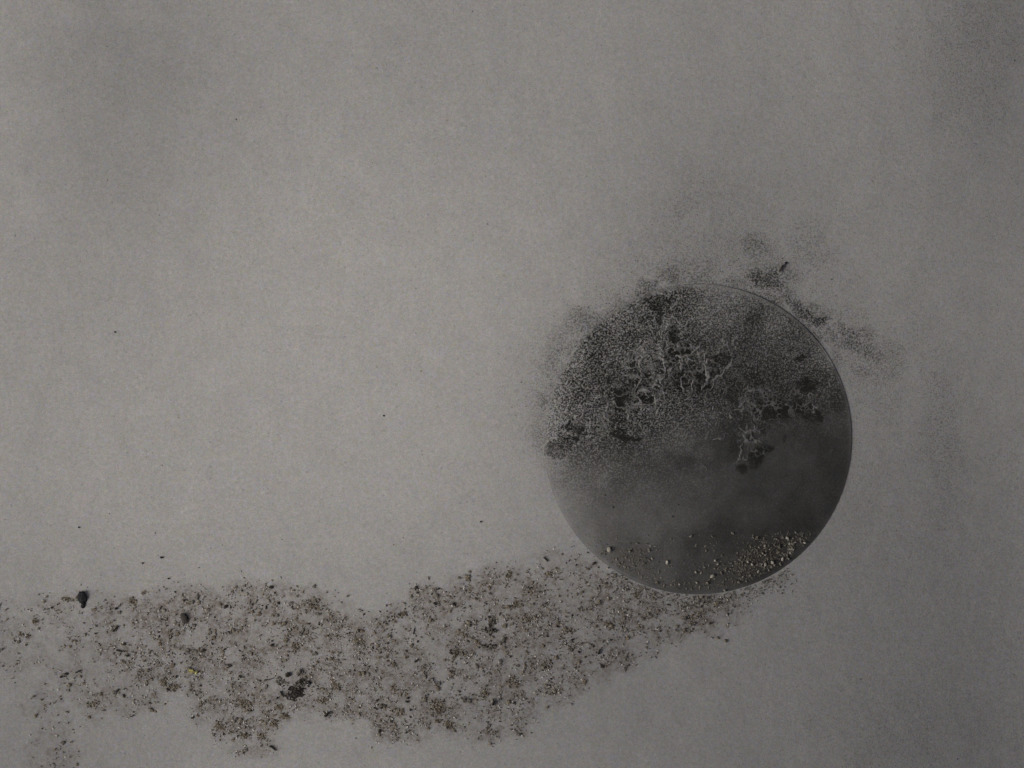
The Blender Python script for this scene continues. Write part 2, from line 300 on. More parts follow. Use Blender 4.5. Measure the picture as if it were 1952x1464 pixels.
CLUMPS = [
    (593, 1152, 30, 15, -5, 110, 'broad warm brown patch of crumbs on the upper middle edge of the drift'),
    (836, 1345, 17, 15, 40, 110, 'reddish brown crumbly patch near the lower edge of the drift'),
    (858, 1379, 15, 9, 30, 70, 'olive brown clump at the lowest edge below the reddish patch'),
    (836, 1370, 7, 4, 0, 22, 'small grey clump left of the olive brown clump'),
    (687, 1218, 11, 12, 0, 60, 'round tan clump in the middle of the drift'),
    (567, 1228, 9, 11, 30, 44, 'olive clump high above the largest blackish clump'),
    (466, 1335, 15, 10, 25, 60, 'olive brown clump left of the largest blackish clump'),
    (534, 1343, 9, 8, 0, 40, 'tan rounded clump below the largest blackish clump'),
    (546, 1358, 10, 7, 25, 40, 'reddish tan clump on the notch edge under the blackish clump'),
    (528, 1373, 11, 10, 0, 50, 'tan patch where the lower left lobe begins'),
    (472, 1395, 10, 8, 0, 40, 'tan patch in the lower left lobe of the drift'),
    (504, 1396, 9, 8, 0, 34, 'brown patch beside the notch in the lower left lobe'),
    (425, 1378, 13, 9, -20, 50, 'brown streaky patch at the left side of the lower lobe'),
    (259, 1143, 9, 9, 0, 40, 'faint tan round patch right of the black seed husk'),
    (281, 1127, 5, 4, 0, 18, 'small olive knot on the top left edge of the drift'),
    (187, 1158, 5, 5, 0, 18, 'small dark olive knot right below the black seed husk'),
    (133, 1138, 7, 6, 0, 22, 'loose brown knot left of the black seed husk'),
    (144, 1140, 5, 4, 0, 14, 'brown knot touching the left side of the seed husk'),
    (76, 1180, 7, 6, 0, 22, 'greyish knot near the left border of the photo'),
    (50, 1205, 6, 4, 10, 18, 'brown knot by the left border, left one of a pair'),
    (64, 1208, 6, 5, 10, 18, 'brown knot by the left border, right one of a pair'),
    (3, 1178, 6, 8, 0, 20, 'brown knot cut by the left border of the photo'),
    (187, 1335, 13, 9, 0, 44, 'olive patch at the lower left edge of the drift'),
    (340, 1303, 13, 7, -15, 44, 'brown streak right below the yellow-green leaf bit'),
    (318, 1294, 9, 9, 0, 30, 'brown patch below the yellow-green leaf bit'),
    (330, 1205, 6, 11, 0, 30, 'upright olive smear left below the charcoal flake'),
    (644, 1303, 9, 8, 0, 34, 'olive patch right of the largest blackish clump'),
    (620, 1330, 10, 8, 0, 30, 'pale tan patch right below the largest blackish clump'),
    (752, 1309, 7, 12, 10, 36, 'upright brown clump between the drift middle and the two black pellets'),
    (760, 1352, 14, 8, 0, 40, 'tan patch below the two black pellets'),
    (862, 1280, 7, 11, 0, 34, 'upright olive clump above the reddish brown patch'),
    (925, 1318, 9, 10, 0, 40, 'olive brown clump right of the reddish brown patch'),
    (980, 1300, 14, 9, 0, 40, 'brown patch in the lower right part of the drift'),
    (1043, 1265, 11, 12, 0, 50, 'brown clump at the lower right part of the drift'),
    (1008, 1180, 20, 9, 5, 60, 'long brown patch right of the drift centre clumps'),
    (1018, 1125, 26, 16, 0, 90, 'broad tan patch below the top right shoulder of the drift'),
    (1045, 1092, 10, 6, 0, 30, 'dark tan knot on the top right shoulder of the drift'),
    (970, 1095, 5, 12, 20, 30, 'narrow olive streak on the upper right edge of the drift'),
    (982, 1153, 8, 6, 0, 26, 'olive knot between the drift centre and its top edge'),
    (892, 1097, 5, 5, 0, 18, 'lone olive knot on the upper edge right of the bay'),
    (770, 1168, 9, 7, 0, 28, 'brown knot on the upper edge beside the bay'),
    (885, 1208, 12, 6, 20, 34, 'grey-brown streak left of the drift centre clumps'),
    (1085, 1200, 14, 8, 10, 40, 'faint brown patch under the left side of the plate'),
    (1160, 1190, 16, 9, 10, 44, 'faint brown patch below the bottom left of the plate'),
    (1330, 1175, 26, 12, -15, 60, 'warm tan patch right below the bottom of the plate'),
    (1215, 1130, 8, 10, 0, 26, 'brown knot touching the lower left edge of the plate'),
    (1220, 1195, 8, 5, 0, 24, 'dark knot near the lower right end of the drift'),
    (1310, 1202, 10, 6, -10, 24, 'last brown knot at the right end of the drift')]

# ------------------------------------------------------------------ soil drift outline
BAND = [(-60, 1150), (130, 1132), (250, 1122), (400, 1117), (480, 1106), (560, 1116), (650, 1132), (695, 1158), (740, 1152), (800, 1112), (900, 1092),
        (1000, 1066), (1090, 1046), (1130, 1062), (1180, 1092), (1240, 1118), (1300, 1136), (1380, 1138), (1440, 1124), (1500, 1104), (1450, 1150), (1400, 1180), (1350, 1205), (1300, 1226),
        (1245, 1246), (1190, 1272), (1120, 1306), (1060, 1334), (1035, 1362), (1000, 1398), (925, 1410), (870, 1398), (830, 1388), (795, 1414), (715, 1408),
        (695, 1382), (650, 1364), (615, 1350), (560, 1352), (545, 1375), (525, 1420), (470, 1442), (420, 1410), (385, 1370), (340, 1325), (290, 1356), (225, 1350),
        (200, 1372), (160, 1340), (140, 1400), (150, 1480), (80, 1480), (100, 1380), (50, 1300), (-60, 1240)]
def poly_sd(P, X, Y):
    """signed distance, negative inside"""
    d = np.full(X.shape, 1e9); ins = np.zeros(X.shape, bool)
    n = len(P)
    for i in range(n):
        (x1, y1), (x2, y2) = P[i], P[(i + 1) % n]
        dx, dy = x2 - x1, y2 - y1
        t = np.clip(((X - x1) * dx + (Y - y1) * dy) / (dx * dx + dy * dy), 0, 1)
        d = np.minimum(d, np.hypot(X - x1 - t * dx, Y - y1 - t * dy))
        c = ((y1 > Y) != (y2 > Y)) & (X < dx * (Y - y1) / (dy if dy else 1e-9) + x1)
        ins ^= c
    return np.where(ins, -d, d)
def soil_density(X, Y, tw=.16):
    sd = poly_sd(BAND, X + (fbm(X, Y, 50, 201) - .5) * 40, Y + (fbm(X, Y, 50, 211) - .5) * 40)
    den = 1 - sstep(-32, 20, sd)
    cl = sstep(.3, .68, fbm(X, Y, 24, 221, 3)) * .85 + .25
    fade = .28 + .72 * sstep(60, 330, X - (Y - 1300) * .1)
    tail = blobs([(115, 1420, 50, 60, 10, .55), (60, 1260, 90, 50, 0, .28), (110, 1330, 60, 50, 0, .3)], X, Y, .4, 17) * (.4 + sstep(.35, .65, fbm(X, Y, 18, 241, 3)))
    return np.clip(np.maximum(den * cl * fade, np.maximum(tail * tw, den * blobs([(1060, 1150, 190, 90, 10, .42), (1350, 1160, 90, 30, -10, .4)], X, Y, .3, 18))), 0, 1)

# ------------------------------------------------------------------ materials
def newmat(name):
    m = bpy.data.materials.new(name); m.use_nodes = True
    return m, m.node_tree.nodes, m.node_tree.links, m.node_tree.nodes['Principled BSDF']
class NT:
    def __init__(s, n, l): s.n = n; s.l = l
    def link(s, a, sock):
        if isinstance(a, (int, float)): sock.default_value = a
        elif isinstance(a, tuple): sock.default_value = a if len(a) == 4 else a + (1,)
        else: s.l.new(a, sock)
    def math(s, op, a, b=0.0, c=0.0, clamp=False):
        m = s.n.new('ShaderNodeMath'); m.operation = op; m.use_clamp = clamp
        s.link(a, m.inputs[0]); s.link(b, m.inputs[1]); s.link(c, m.inputs[2]); return m.outputs[0]
    def mix(s, f, a, b, blend='MIX'):
        m = s.n.new('ShaderNodeMix'); m.data_type = 'RGBA'; m.blend_type = blend
        s.link(f, m.inputs[0]); s.link(a, m.inputs[6]); s.link(b, m.inputs[7]); return m.outputs[2]
    def noise(s, co, scale, detail=2, rough=.5, color=False):
        m = s.n.new('ShaderNodeTexNoise'); m.inputs['Scale'].default_value = scale
        m.inputs['Detail'].default_value = detail; m.inputs['Roughness'].default_value = rough
        s.l.new(co, m.inputs['Vector']); return m.outputs['Color' if color else 'Fac']
    def ramp(s, v, a, b, c=0., d=1.):
        m = s.n.new('ShaderNodeMapRange'); m.interpolation_type = 'SMOOTHSTEP'
        s.link(v, m.inputs[0]); s.link(a, m.inputs[1]); s.link(b, m.inputs[2]); m.inputs[3].default_value = c; m.inputs[4].default_value = d
        return m.outputs[0]
    def attr(s, name):
        a = s.n.new('ShaderNodeAttribute'); a.attribute_name = name; return a.outputs['Fac']

PALE = (0.445, 0.453, 0.448)
def powder_material(name, bare, is_disc):
    m, n, l, bsdf = newmat(name)
    t = NT(n, l)
    co = n.new('ShaderNodeNewGeometry').outputs['Position']
    # flatten to the sheet so the pattern does not depend on the relief
    cover, grain = t.attr('cover'), t.attr('grain')
    n1 = t.noise(co, 1150, 2, .6)
    n2 = t.noise(co, 2100, 1, .5)
    n3 = t.noise(co, 170, 3, .6)
    nn = t.math('ADD', t.math('MULTIPLY', n1, .62), t.math('MULTIPLY', n2, .38))
    nn = t.ramp(nn, .30, .70)
    inv = t.math('SUBTRACT', 1.0, cover)
    sp = t.ramp(nn, t.math('SUBTRACT', inv, .52), t.math('ADD', inv, .52))
    # keep bare stays bare, full stays full
    sp = t.math('MULTIPLY', sp, t.ramp(cover, 0.0, .12))
    f = t.math('ADD', t.math('MULTIPLY', sp, grain), t.math('MULTIPLY', cover, t.math('SUBTRACT', 1.0, grain)))
    if is_disc:
        vor = n.new('ShaderNodeTexVoronoi'); vor.feature = 'DISTANCE_TO_EDGE'; vor.inputs['Scale'].default_value = 500
        dist = n.new('ShaderNodeVectorMath'); dist.operation = 'MULTIPLY_ADD'
        l.new(t.noise(co, 300, 3, .6, True), dist.inputs[0]); dist.inputs[1].default_value = (.004, .004, .004); l.new(co, dist.inputs[2])
        l.new(dist.outputs[0], vor.inputs['Vector'])
        edge = t.ramp(vor.outputs['Distance'], .02, .16, 1, 0)
        edge = t.math('MULTIPLY', edge, t.ramp(n3, .42, .62))
        e2 = t.math('MULTIPLY', t.math('MULTIPLY', edge, t.attr('net')), .50)
        f = t.math('MAXIMUM', f, e2)
        vs = t.math('MULTIPLY', t.attr('vein'), t.ramp(n1, .3, .6, .45, 1))
        f = t.math('MAXIMUM', f, t.math('MULTIPLY', vs, .72))
    f = t.math('MINIMUM', t.math('MAXIMUM', f, 0.0), 1.0)
    # faint tint variation of the powder
    tint = t.mix(t.ramp(t.noise(co, 620, 3, .7), .36, .64), (1.0, 1.0, .88), (.99, .975, 1.10))
    tint = t.mix(t.ramp(t.noise(co, 90, 3, .6), .35, .65), t.mix(.5, tint, (1.015, 1.0, .985)), tint)
    tint2 = t.mix(t.ramp(t.noise(co, 800, 2, .7), .35, .65), (1.05, .975, .99), (.95, 1.02, .99))
    pale = t.mix(1.0, t.mix(1.0, PALE, tint, 'MULTIPLY'), tint2, 'MULTIPLY')
    v = t.math('ADD', t.math('MULTIPLY', t.noise(co, 1500, 3, .8), 1.0), .50)
    v = t.math('MULTIPLY', v, t.math('ADD', t.math('MULTIPLY', t.noise(co, 60, 4, .6), .16), .92))
    v = t.math('MULTIPLY', v, t.math('ADD', t.math('MULTIPLY', t.noise(co, 520, 3, .6), .40), .80))
    cb = n.new('ShaderNodeCombineColor'); [l.new(v, cb.inputs[i]) for i in range(3)]
    pale = t.mix(1.0, pale, cb.outputs[0], 'MULTIPLY')
    # scattered pin-prick specks
    vp = n.new('ShaderNodeTexVoronoi'); vp.inputs['Scale'].default_value = 330; l.new(co, vp.inputs['Vector'])
    dot = t.ramp(vp.outputs['Distance'], .10, .22, 1, 0)
    sepc = n.new('ShaderNodeSeparateColor'); l.new(vp.outputs['Color'], sepc.inputs[0])
    dot = t.math('MULTIPLY', dot, t.ramp(sepc.outputs[0], .7, 1.0, 0, .32))
    barec = t.mix(t.ramp(t.noise(co, 600, 2, .6), .3, .7), tuple(c * .85 for c in bare), tuple(c * 1.2 for c in bare))
    col = t.mix(f, barec, pale)
    if not is_disc:
        # brown soil film under the crumbs
        soil = t.attr('soil')
        ss = t.ramp(t.noise(co, 420, 5, .8), .40, .62)
        sf = t.math('MULTIPLY', soil, t.math('ADD', t.math('MULTIPLY', ss, .60), .21))
        col = t.mix(sf, col, (.18, .149, .116))
        cool = t.math('MULTIPLY', t.attr('soil'), .5)
        col = t.mix(cool, col, t.mix(1.0, col, (.985, .99, 1.03), 'MULTIPLY'))
    else:
        soil = t.attr('soil')
        ss = t.ramp(t.noise(co, 420, 3, .7), .42, .66)
        col = t.mix(t.math('MULTIPLY', soil, t.math('MULTIPLY', ss, .5)), col, (.15, .128, .10))
    col = t.mix(dot, col, (.10, .10, .10))
    l.new(col, bsdf.inputs['Base Color'])
    bsdf.inputs['Specular IOR Level'].default_value = .15 if is_disc else .08
    if is_disc: l.new(t.ramp(f, 0, .4, .62, 1.0), bsdf.inputs['Roughness'])
    else: bsdf.inputs['Roughness'].default_value = 1.0
    bump = n.new('ShaderNodeBump'); bump.inputs['Strength'].default_value = .5; bump.inputs['Distance'].default_value = .00018
    hgt = t.math('ADD', t.math('MULTIPLY', f, .6), t.math('MULTIPLY', n1, .5))
    l.new(hgt, bump.inputs['Height']); l.new(bump.outputs[0], bsdf.inputs['Normal'])
    return m

BARE = tuple(c * DARK for c in PALE)
BARE = (BARE[0] * .99, BARE[1] * 1.0, BARE[2] * .86)
mat_ground = powder_material('pale_powder', BARE, False)
mat_disc = powder_material('dusty_dark_plate', BARE, True)

def grain_mat(name, c1, c2, rough=.95, scale=900):
    m, n, l, b = newmat(name); t = NT(n, l)
    co = n.new('ShaderNodeNewGeometry').outputs['Position']
    l.new(t.mix(t.ramp(t.noise(co, scale, 3, .6), .3, .7), c1, c2), b.inputs['Base Color'])
    b.inputs['Roughness'].default_value = rough; b.inputs['Specular IOR Level'].default_value = .15
    return m
M_SOIL = [grain_mat('olive_soil', (.095, .086, .064), (.235, .213, .165)), grain_mat('brown_soil', (.11, .09, .068), (.25, .21, .16)),
          grain_mat('grey_soil', (.085, .08, .07), (.22, .21, .185)), grain_mat('tan_soil', (.17, .15, .112), (.33, .295, .23)), grain_mat('dark_soil', (.018, .016, .014), (.06, .054, .045))]
M_BLACK = grain_mat('black_husk', (.008, .008, .009), (.035, .036, .04), .7, 1500)
M_FLAKE = grain_mat('charcoal_flake', (.035, .033, .030), (.075, .068, .06), .8)
M_PALE = grain_mat('pale_grit', (.18, .172, .145), (.38, .365, .315))
M_PALE2 = grain_mat('olive_grit', (.06, .056, .045), (.19, .18, .145))
M_GREEN = grain_mat('yellow_green_leaf', (.30, .28, .09), (.52, .48, .20))
M_TWIG = grain_mat('dark_twig', (.02, .018, .015), (.06, .05, .04), .85)
M_SOOT = grain_mat('soot', (.03, .03, .032), (.09, .09, .09))

# ------------------------------------------------------------------ mesh helpers
def np_mesh(name, V, F):
    me = bpy.data.meshes.new(name)
    V = np.asarray(V, dtype=np.float32); F = np.asarray(F, dtype=np.int32)
    k = F.shape[1]
    me.vertices.add(len(V)); me.vertices.foreach_set('co', V.ravel())
    me.loops.add(F.size); me.loops.foreach_set('vertex_index', F.ravel())
    me.polygons.add(len(F)); me.polygons.foreach_set('loop_start', np.arange(len(F), dtype=np.int32) * k)
    me.update(calc_edges=True)
    me.polygons.foreach_set('use_smooth', np.ones(len(F), dtype=bool))
    return me
def set_attr(me, name, arr):
    a = me.attributes.new(name, 'FLOAT', 'POINT'); a.data.foreach_set('value', np.asarray(arr, dtype=np.float32).ravel())
def link(name, me, mat, parent=None):
    o = bpy.data.objects.new(name, me); S.collection.objects.link(o)
    if mat is not None:
        if len(me.materials) == 0: me.materials.append(mat)
    if parent: o.parent = parent
    return o
def tag(o, label=None, cat=None, group=None, kind=None):
    if label: o['label'] = label
    if cat: o['category'] = cat
    if group: o['group'] = group
    if kind: o['kind'] = kind

# ------------------------------------------------------------------ ground sheet
def axis(lo, hi, n):
    core = np.linspace(lo, hi, n)
    st = core[1] - core[0]; out = []; d = st; p = 0
    while p < 5500:
        d *= 1.35; p += d; out.append(p)
    out = np.array(out)
    return np.concatenate([lo - out[::-1], core, hi + out])
xs = axis(-60, W_ + 60, 860); ys = axis(-50, H_ + 50, 650)
X, Y = np.meshgrid(xs, ys)
r = np.hypot(X - DX, Y - DY); ang = np.arctan2(-(Y - DY), X - DX)
Z = relief(X, Y)
def edge_step(a):
    """how far the plate's edge stands above the powder, metres: buried at the left, clear at the upper right"""
    return 0.00002 + 0.00018 * sstep(-.1, .95, np.cos(a - math.radians(45)))
drop = np.where(r < DR - 10, 0.0016, 0) + np.where(r < DR + 60, -.0000, 0)
micro = (fbm(X, Y, 60, 301, 4) - .5) * .0003 + (vnoise(X, Y, 5, 311) - .5) * .00002
near = sstep(0, 60, r - DR)
Zg = Z + micro * near - drop
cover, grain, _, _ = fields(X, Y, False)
soil = soil_density(X, Y, .8)
soil = np.clip(np.maximum(soil, blobs([(c[0], c[1], c[2] * 1.25, c[3] * 1.25, c[4], .95) for c in CLUMPS], X, Y, .5, 19)) + .15 * (soil > .15), 0, 1)
ny, nx = X.shape
idx = np.arange(nx * ny).reshape(ny, nx)
F = np.stack([idx[:-1, :-1], idx[1:, :-1], idx[1:, 1:], idx[:-1, 1:]], -1).reshape(-1, 4)
me = np_mesh('ground', np.stack([wx(X), wy(Y), Zg], -1).reshape(-1, 3), F)
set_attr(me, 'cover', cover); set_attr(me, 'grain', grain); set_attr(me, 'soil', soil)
ground = link('ground', me, mat_ground); tag(ground, 'pale grey powder-dusted ground surface with faint dark smudges', kind='structure')

# ------------------------------------------------------------------ round plate
plate = bpy.data.objects.new('round_plate', None); S.collection.objects.link(plate)
zc = float(relief(np.array([DX]), np.array([DY]))[0])
plate.location = (wx(DX), wy(DY), zc)
tag(plate, 'large dark round plate half covered in pale dust, set flush in the grey ground', 'disc')
def ring_mesh(name, radii, lift, nang):
    a = np.linspace(0, 2 * math.pi, nang, endpoint=False)
    Rr, Aa = np.meshgrid(radii, a, indexing='ij')
    PX = DX + Rr * np.cos(Aa); PY = DY - Rr * np.sin(Aa)
    Zp = relief(PX, PY) + lift(Rr, Aa, PX, PY)
    V = np.stack([wx(PX) - plate.location.x, wy(PY) - plate.location.y, Zp - zc], -1).reshape(-1, 3)
    i = np.arange(len(radii) * nang).reshape(len(radii), nang); j = np.roll(i, -1, 1)
    F = np.stack([i[:-1], i[1:], j[1:], j[:-1]], -1).reshape(-1, 4)
    me = np_mesh(name, V, F)
    c, g_, n_, v_ = fields(PX, PY, True)
    return me, PX, PY, c, g_, n_, v_
RIM_IN = DR - 7
radii = np.concatenate([np.linspace(.5, RIM_IN, 330)])
def lift_face(Rr, Aa, PX, PY):
    return edge_step(Aa) * sstep(100, DR, Rr) + .0002 * (1 - sstep(100, DR, Rr))
me, PX, PY, c, g_, n_, v_ = ring_mesh('face', radii, lift_face, 1250)
co = np.empty(len(me.vertices) * 3, dtype=np.float32); me.vertices.foreach_get('co', co)
co = co.reshape(-1, 3); co[:, 2] += (v_.ravel() * .00022 + (c.ravel() * .00008)).astype(np.float32)
me.vertices.foreach_set('co', co.ravel()); me.update()
set_attr(me, 'cover', c); set_attr(me, 'grain', g_); set_attr(me, 'net', n_); set_attr(me, 'vein', v_)
soil_d = blobs([(1182, 1062, 18, 26, 10, 1), (1205, 1070, 30, 24, 0, .7), (1450, 1065, 70, 30, -18, .6), (1240, 1100, 30, 12, 30, .5), (1350, 1115, 60, 12, 0, .5), (1500, 1040, 30, 20, 0, .5)], PX, PY)
set_attr(me, 'soil', soil_d)
face = link('face', me, mat_disc, plate)
# narrow raised rim, its outer side dropping into a hairline gap
rr = np.array([RIM_IN, RIM_IN + .7, RIM_IN + 1.8, RIM_IN + 3.2, RIM_IN + 4.6, RIM_IN + 5.8, RIM_IN + 6.6, DR, DR + .05])
prof = np.array([0, .00001, .00003, .00006, .00008, .00007, .00002, -.0002, -.0022])
def lift_rim(Rr, Aa, PX, PY):
    p = np.interp(Rr, rr, prof)
    amp = sstep(.3, .95, np.cos(Aa - math.radians(46))) * sstep(.25, .7, vnoise(PX, PY, 30, 77))
    return edge_step(Aa) + np.where(p > 0, p * amp, p) + .00003
me, PX, PY, c, g_, n_, v_ = ring_mesh('rim', rr, lift_rim, 900)
a_ = np.arctan2(-(PY - DY), PX - DX)
c = np.clip(c + .02 * sstep(.55, .95, np.cos(a_ - math.radians(38))), 0, 1)  # upper right arc paler: light caught by the ridge, painted into the cover
set_attr(me, 'cover', c); set_attr(me, 'grain', g_ * .5); set_attr(me, 'net', n_ * 0); set_attr(me, 'vein', v_ * 0); set_attr(me, 'soil', c * 0)
me.polygons.foreach_set('use_smooth', np.zeros(len(me.polygons), dtype=bool))
rim = link('rim', me, mat_disc, plate)

def surf_z(x, y):
    """height of the surface under a point in photograph units"""
    xx = np.atleast_1d(np.asarray(x, float)); yy = np.atleast_1d(np.asarray(y, float))
    z = relief(xx, yy)
    r_ = np.hypot(xx - DX, yy - DY); a_ = np.arctan2(-(yy - DY), xx - DX)
    return z + np.where(r_ < DR, edge_step(a_) * sstep(100, DR, r_) + .0002 * (1 - sstep(100, DR, r_)), 0)

# ------------------------------------------------------------------ loose grains
rng = random.Random(7)
nrng = np.random.RandomState(12)
def ico(sub):
    bm = bmesh.new(); bmesh.ops.create_icosphere(bm, subdivisions=sub, radius=1)
    V = np.array([v.co[:] for v in bm.verts]); F = np.array([[v.index for v in f.verts] for f in bm.faces]); bm.free()
    return V, F
IV1, IF1 = ico(1); IV2, IF2 = ico(2)
def crumb_verts(base, seed, rough=.35, flat=.6):
    r_ = np.random.RandomState(seed)
    k = r_.randn(5, 3) * 1.6; ph = r_.rand(5) * 6
    d = 1 + rough * sum(np.sin(base @ k[i] + ph[i]) for i in range(5)) / 2.2 + r_.randn(len(base)) * rough * .3
    V = base * d[:, None]
    V[:, 2] *= flat
    return V
def joined(name, items, mats, base=(None, None), zf=.55):
    """items: (x, y, radius, stretch, angle, mat index, lift); one mesh of many grains"""
    BV, BF = base if base[0] is not None else (IV1, IF1)
    Vs = []; Fs = []; Ms = []; off = 0
    variants = [crumb_verts(BV, 400 + i, .4, .55) for i in range(24)]
    zs = surf_z([i[0] for i in items], [i[1] for i in items])
    for q, (x, y, rad, st, an, mi, lf) in enumerate(items):
        V = variants[q % 24] * np.array([rad * st, rad / st, rad]) * U
        c, s = math.cos(an), math.sin(an)
        V = np.stack([V[:, 0] * c - V[:, 1] * s + wx(x), V[:, 0] * s + V[:, 1] * c + wy(y), V[:, 2] * zf + zs[q] + rad * U * (.16 + lf)], 1)
        Vs.append(V); Fs.append(BF + off); Ms.append(np.full(len(BF), mi)); off += len(V)
    me = np_mesh(name, np.concatenate(Vs), np.concatenate(Fs))
    for m in mats: me.materials.append(m)
    me.polygons.foreach_set('material_index', np.concatenate(Ms).astype(np.int32))
    me.polygons.foreach_set('use_smooth', np.zeros(len(me.polygons), dtype=bool))
    return me

# candidates scattered by the drift's density, clustered
N = 95000
cx = nrng.rand(N) * (W_ + 60) - 30; cy = 1020 + nrng.rand(N) * 470
dens = soil_density(cx, cy) * (.25 + 1.1 * sstep(.35, .75, fbm(cx, cy, 14, 231, 2)))
keep = (nrng.rand(N) < np.minimum(dens, 1) * .80) & (np.hypot(cx - DX, cy - DY) > DR + 1)
cx = cx[keep]; cy = cy[keep]
rad = np.clip(np.exp(nrng.randn(len(cx)) * .55 - .08), .5, 3.9)
order = np.argsort(-rad)
cx, cy, rad = cx[order], cy[order], rad[order]
def soil_mat(x):
    return rng.choices([0, 1, 2, 3, 4], weights=[38, 15, 28, 3, 16])[0]
NIND = 250
items = [(cx[i], cy[i], rad[i], rng.uniform(1, 1.45), rng.uniform(0, 6.28), (4 if rad[i] < 1.1 and rng.random() < .4 else soil_mat(0)), 0) for i in range(NIND, len(cx))]
pk = nrng.rand(len(cx)) < .16
items += [(a + rng.uniform(-5, 5), b + rng.uniform(-5, 5), rng.uniform(.7, 1.7), 1.2, rng.uniform(0, 6.28), 5, .1) for a, b in zip(cx[pk], cy[pk]) if math.hypot(a - DX, b - DY) > DR + 8]
drift = link('soil_drift', joined('soil_drift', items, M_SOIL + [grain_mat('ash_flecks', (.36, .35, .32), (.56, .54, .50))]), None)
tag(drift, 'fine olive-brown soil crumbs scattered in a long drift across the pale ground', 'soil', kind='stuff')

crumb_meshes = []
for i in range(10):
    V = crumb_verts(IV2, 500 + i, .45, .55)
    me = np_mesh('soil_crumb', V, IF2); me.polygons.foreach_set('use_smooth', np.zeros(len(IF2), dtype=bool)); me.materials.append(M_SOIL[(0, 2, 0, 1, 2, 4, 0, 2, 1, 0)[i]])
    crumb_meshes.append(me)
for i in range(NIND):
    o = bpy.data.objects.new('soil_crumb', crumb_meshes[rng.randrange(10)]); S.collection.objects.link(o)
    s = rad[i] * U * .95; st = rng.uniform(1, 1.35)
    o.location = (wx(cx[i]), wy(cy[i]), float(surf_z(cx[i], cy[i])[0]) + s * .14)
    o.scale = (s * st, s / st, s * .55); o.rotation_euler = (0, 0, rng.uniform(0, 6.28))
    tag(o, 'tiny brown soil crumb lying loose in the drift of debris', 'soil crumb', 'soil crumbs in the debris drift')

# fine dark specks thrown over the open ground and the plate
items = []
for _ in range(420):
    x = rng.uniform(0, W_); y = rng.uniform(0, H_)
    p = .15 + .85 * math.exp(-((y - 1090) / 90) ** 2) * (x < 1000)
    if rng.random() > p: continue
    items.append((x, y, rng.uniform(.5, 1.25), rng.uniform(1, 1.5), rng.uniform(0, 6.28), 0, 0))
for _ in range(300):                                       # speckle in the sooty halo by the plate
    a = math.radians(rng.gauss(95, 36)); q = DR + abs(rng.gauss(0, 34)) + 2
    items.append((DX + q * math.cos(a), DY - q * math.sin(a), rng.uniform(.5, 1.1), rng.uniform(1, 1.4), rng.uniform(0, 6.28), 0, 0))
for (x, y) in [(1154, 943), (1168, 966), (1293, 962), (1282, 985), (1302, 1069), (1390, 1189), (1218, 1170), (1586, 532), (1120, 1053)]:
    items.append((x, y, 1.9, 1.1, rng.uniform(0, 6.28), 0, 0))
specks = link('soot_specks', joined('soot_specks', items, [M_SOOT]), None)
tag(specks, 'sparse pinprick dark soot specks over the pale ground and plate edge', 'soot', kind='stuff')

# pale grit gathered along the plate's lower edge
items = []
n_try = 0
while len(items) < 1900 and n_try < 60000:
    n_try += 1
    x = rng.uniform(1120, 1560); y = rng.uniform(1015, 1134)
    if math.hypot(x - DX, y - DY) > DR - 9: continue
    d = (.05 + 1.0 * math.exp(-((x - 1455) / 66) ** 2 - ((y - (1066 - (x - 1450) * .32)) / 27) ** 2) + .55 * math.exp(-((x - 1195) / 46) ** 2 - ((y - 1066) / 20) ** 2)
         + .2 * math.exp(-((math.hypot(x - DX, y - DY) - (DR - 16)) / 12) ** 2))
    d *= .35 + 1.3 * vnoise(np.array([x]), np.array([y]), 12, 333)[0]
    if rng.random() > d: continue
    items.append((x, y, min(3.0, math.exp(rng.gauss(-.15, .5))), rng.uniform(1, 1.5), rng.uniform(0, 6.28), rng.choices([0, 1, 2], weights=[9, 60, 31])[0], 0))
grit = link('fine_grit', joined('fine_grit', items, [M_PALE, M_PALE2, M_SOIL[2]]), None)
tag(grit, 'fine pale and tan grit gathered along the lower edge of the dark plate', 'grit', kind='stuff')
# a thin fringe of grit on the ground just outside
items = []
for _ in range(520):
    a = math.radians(rng.uniform(236, 305)); q = DR + 2 + abs(rng.gauss(0, 16))
    x = DX + q * math.cos(a); y = DY - q * math.sin(a)
    items.append((x, y, rng.uniform(.7, 1.9), 1.2, rng.uniform(0, 6.28), rng.choice([0, 1, 1, 2, 2]), 0))
fr = link('edge_grit', joined('edge_grit', items, [M_PALE, M_PALE2, M_SOIL[2]]), None)
tag(fr, 'thin fringe of tan grit on the ground just below the plate', 'grit', kind='stuff')

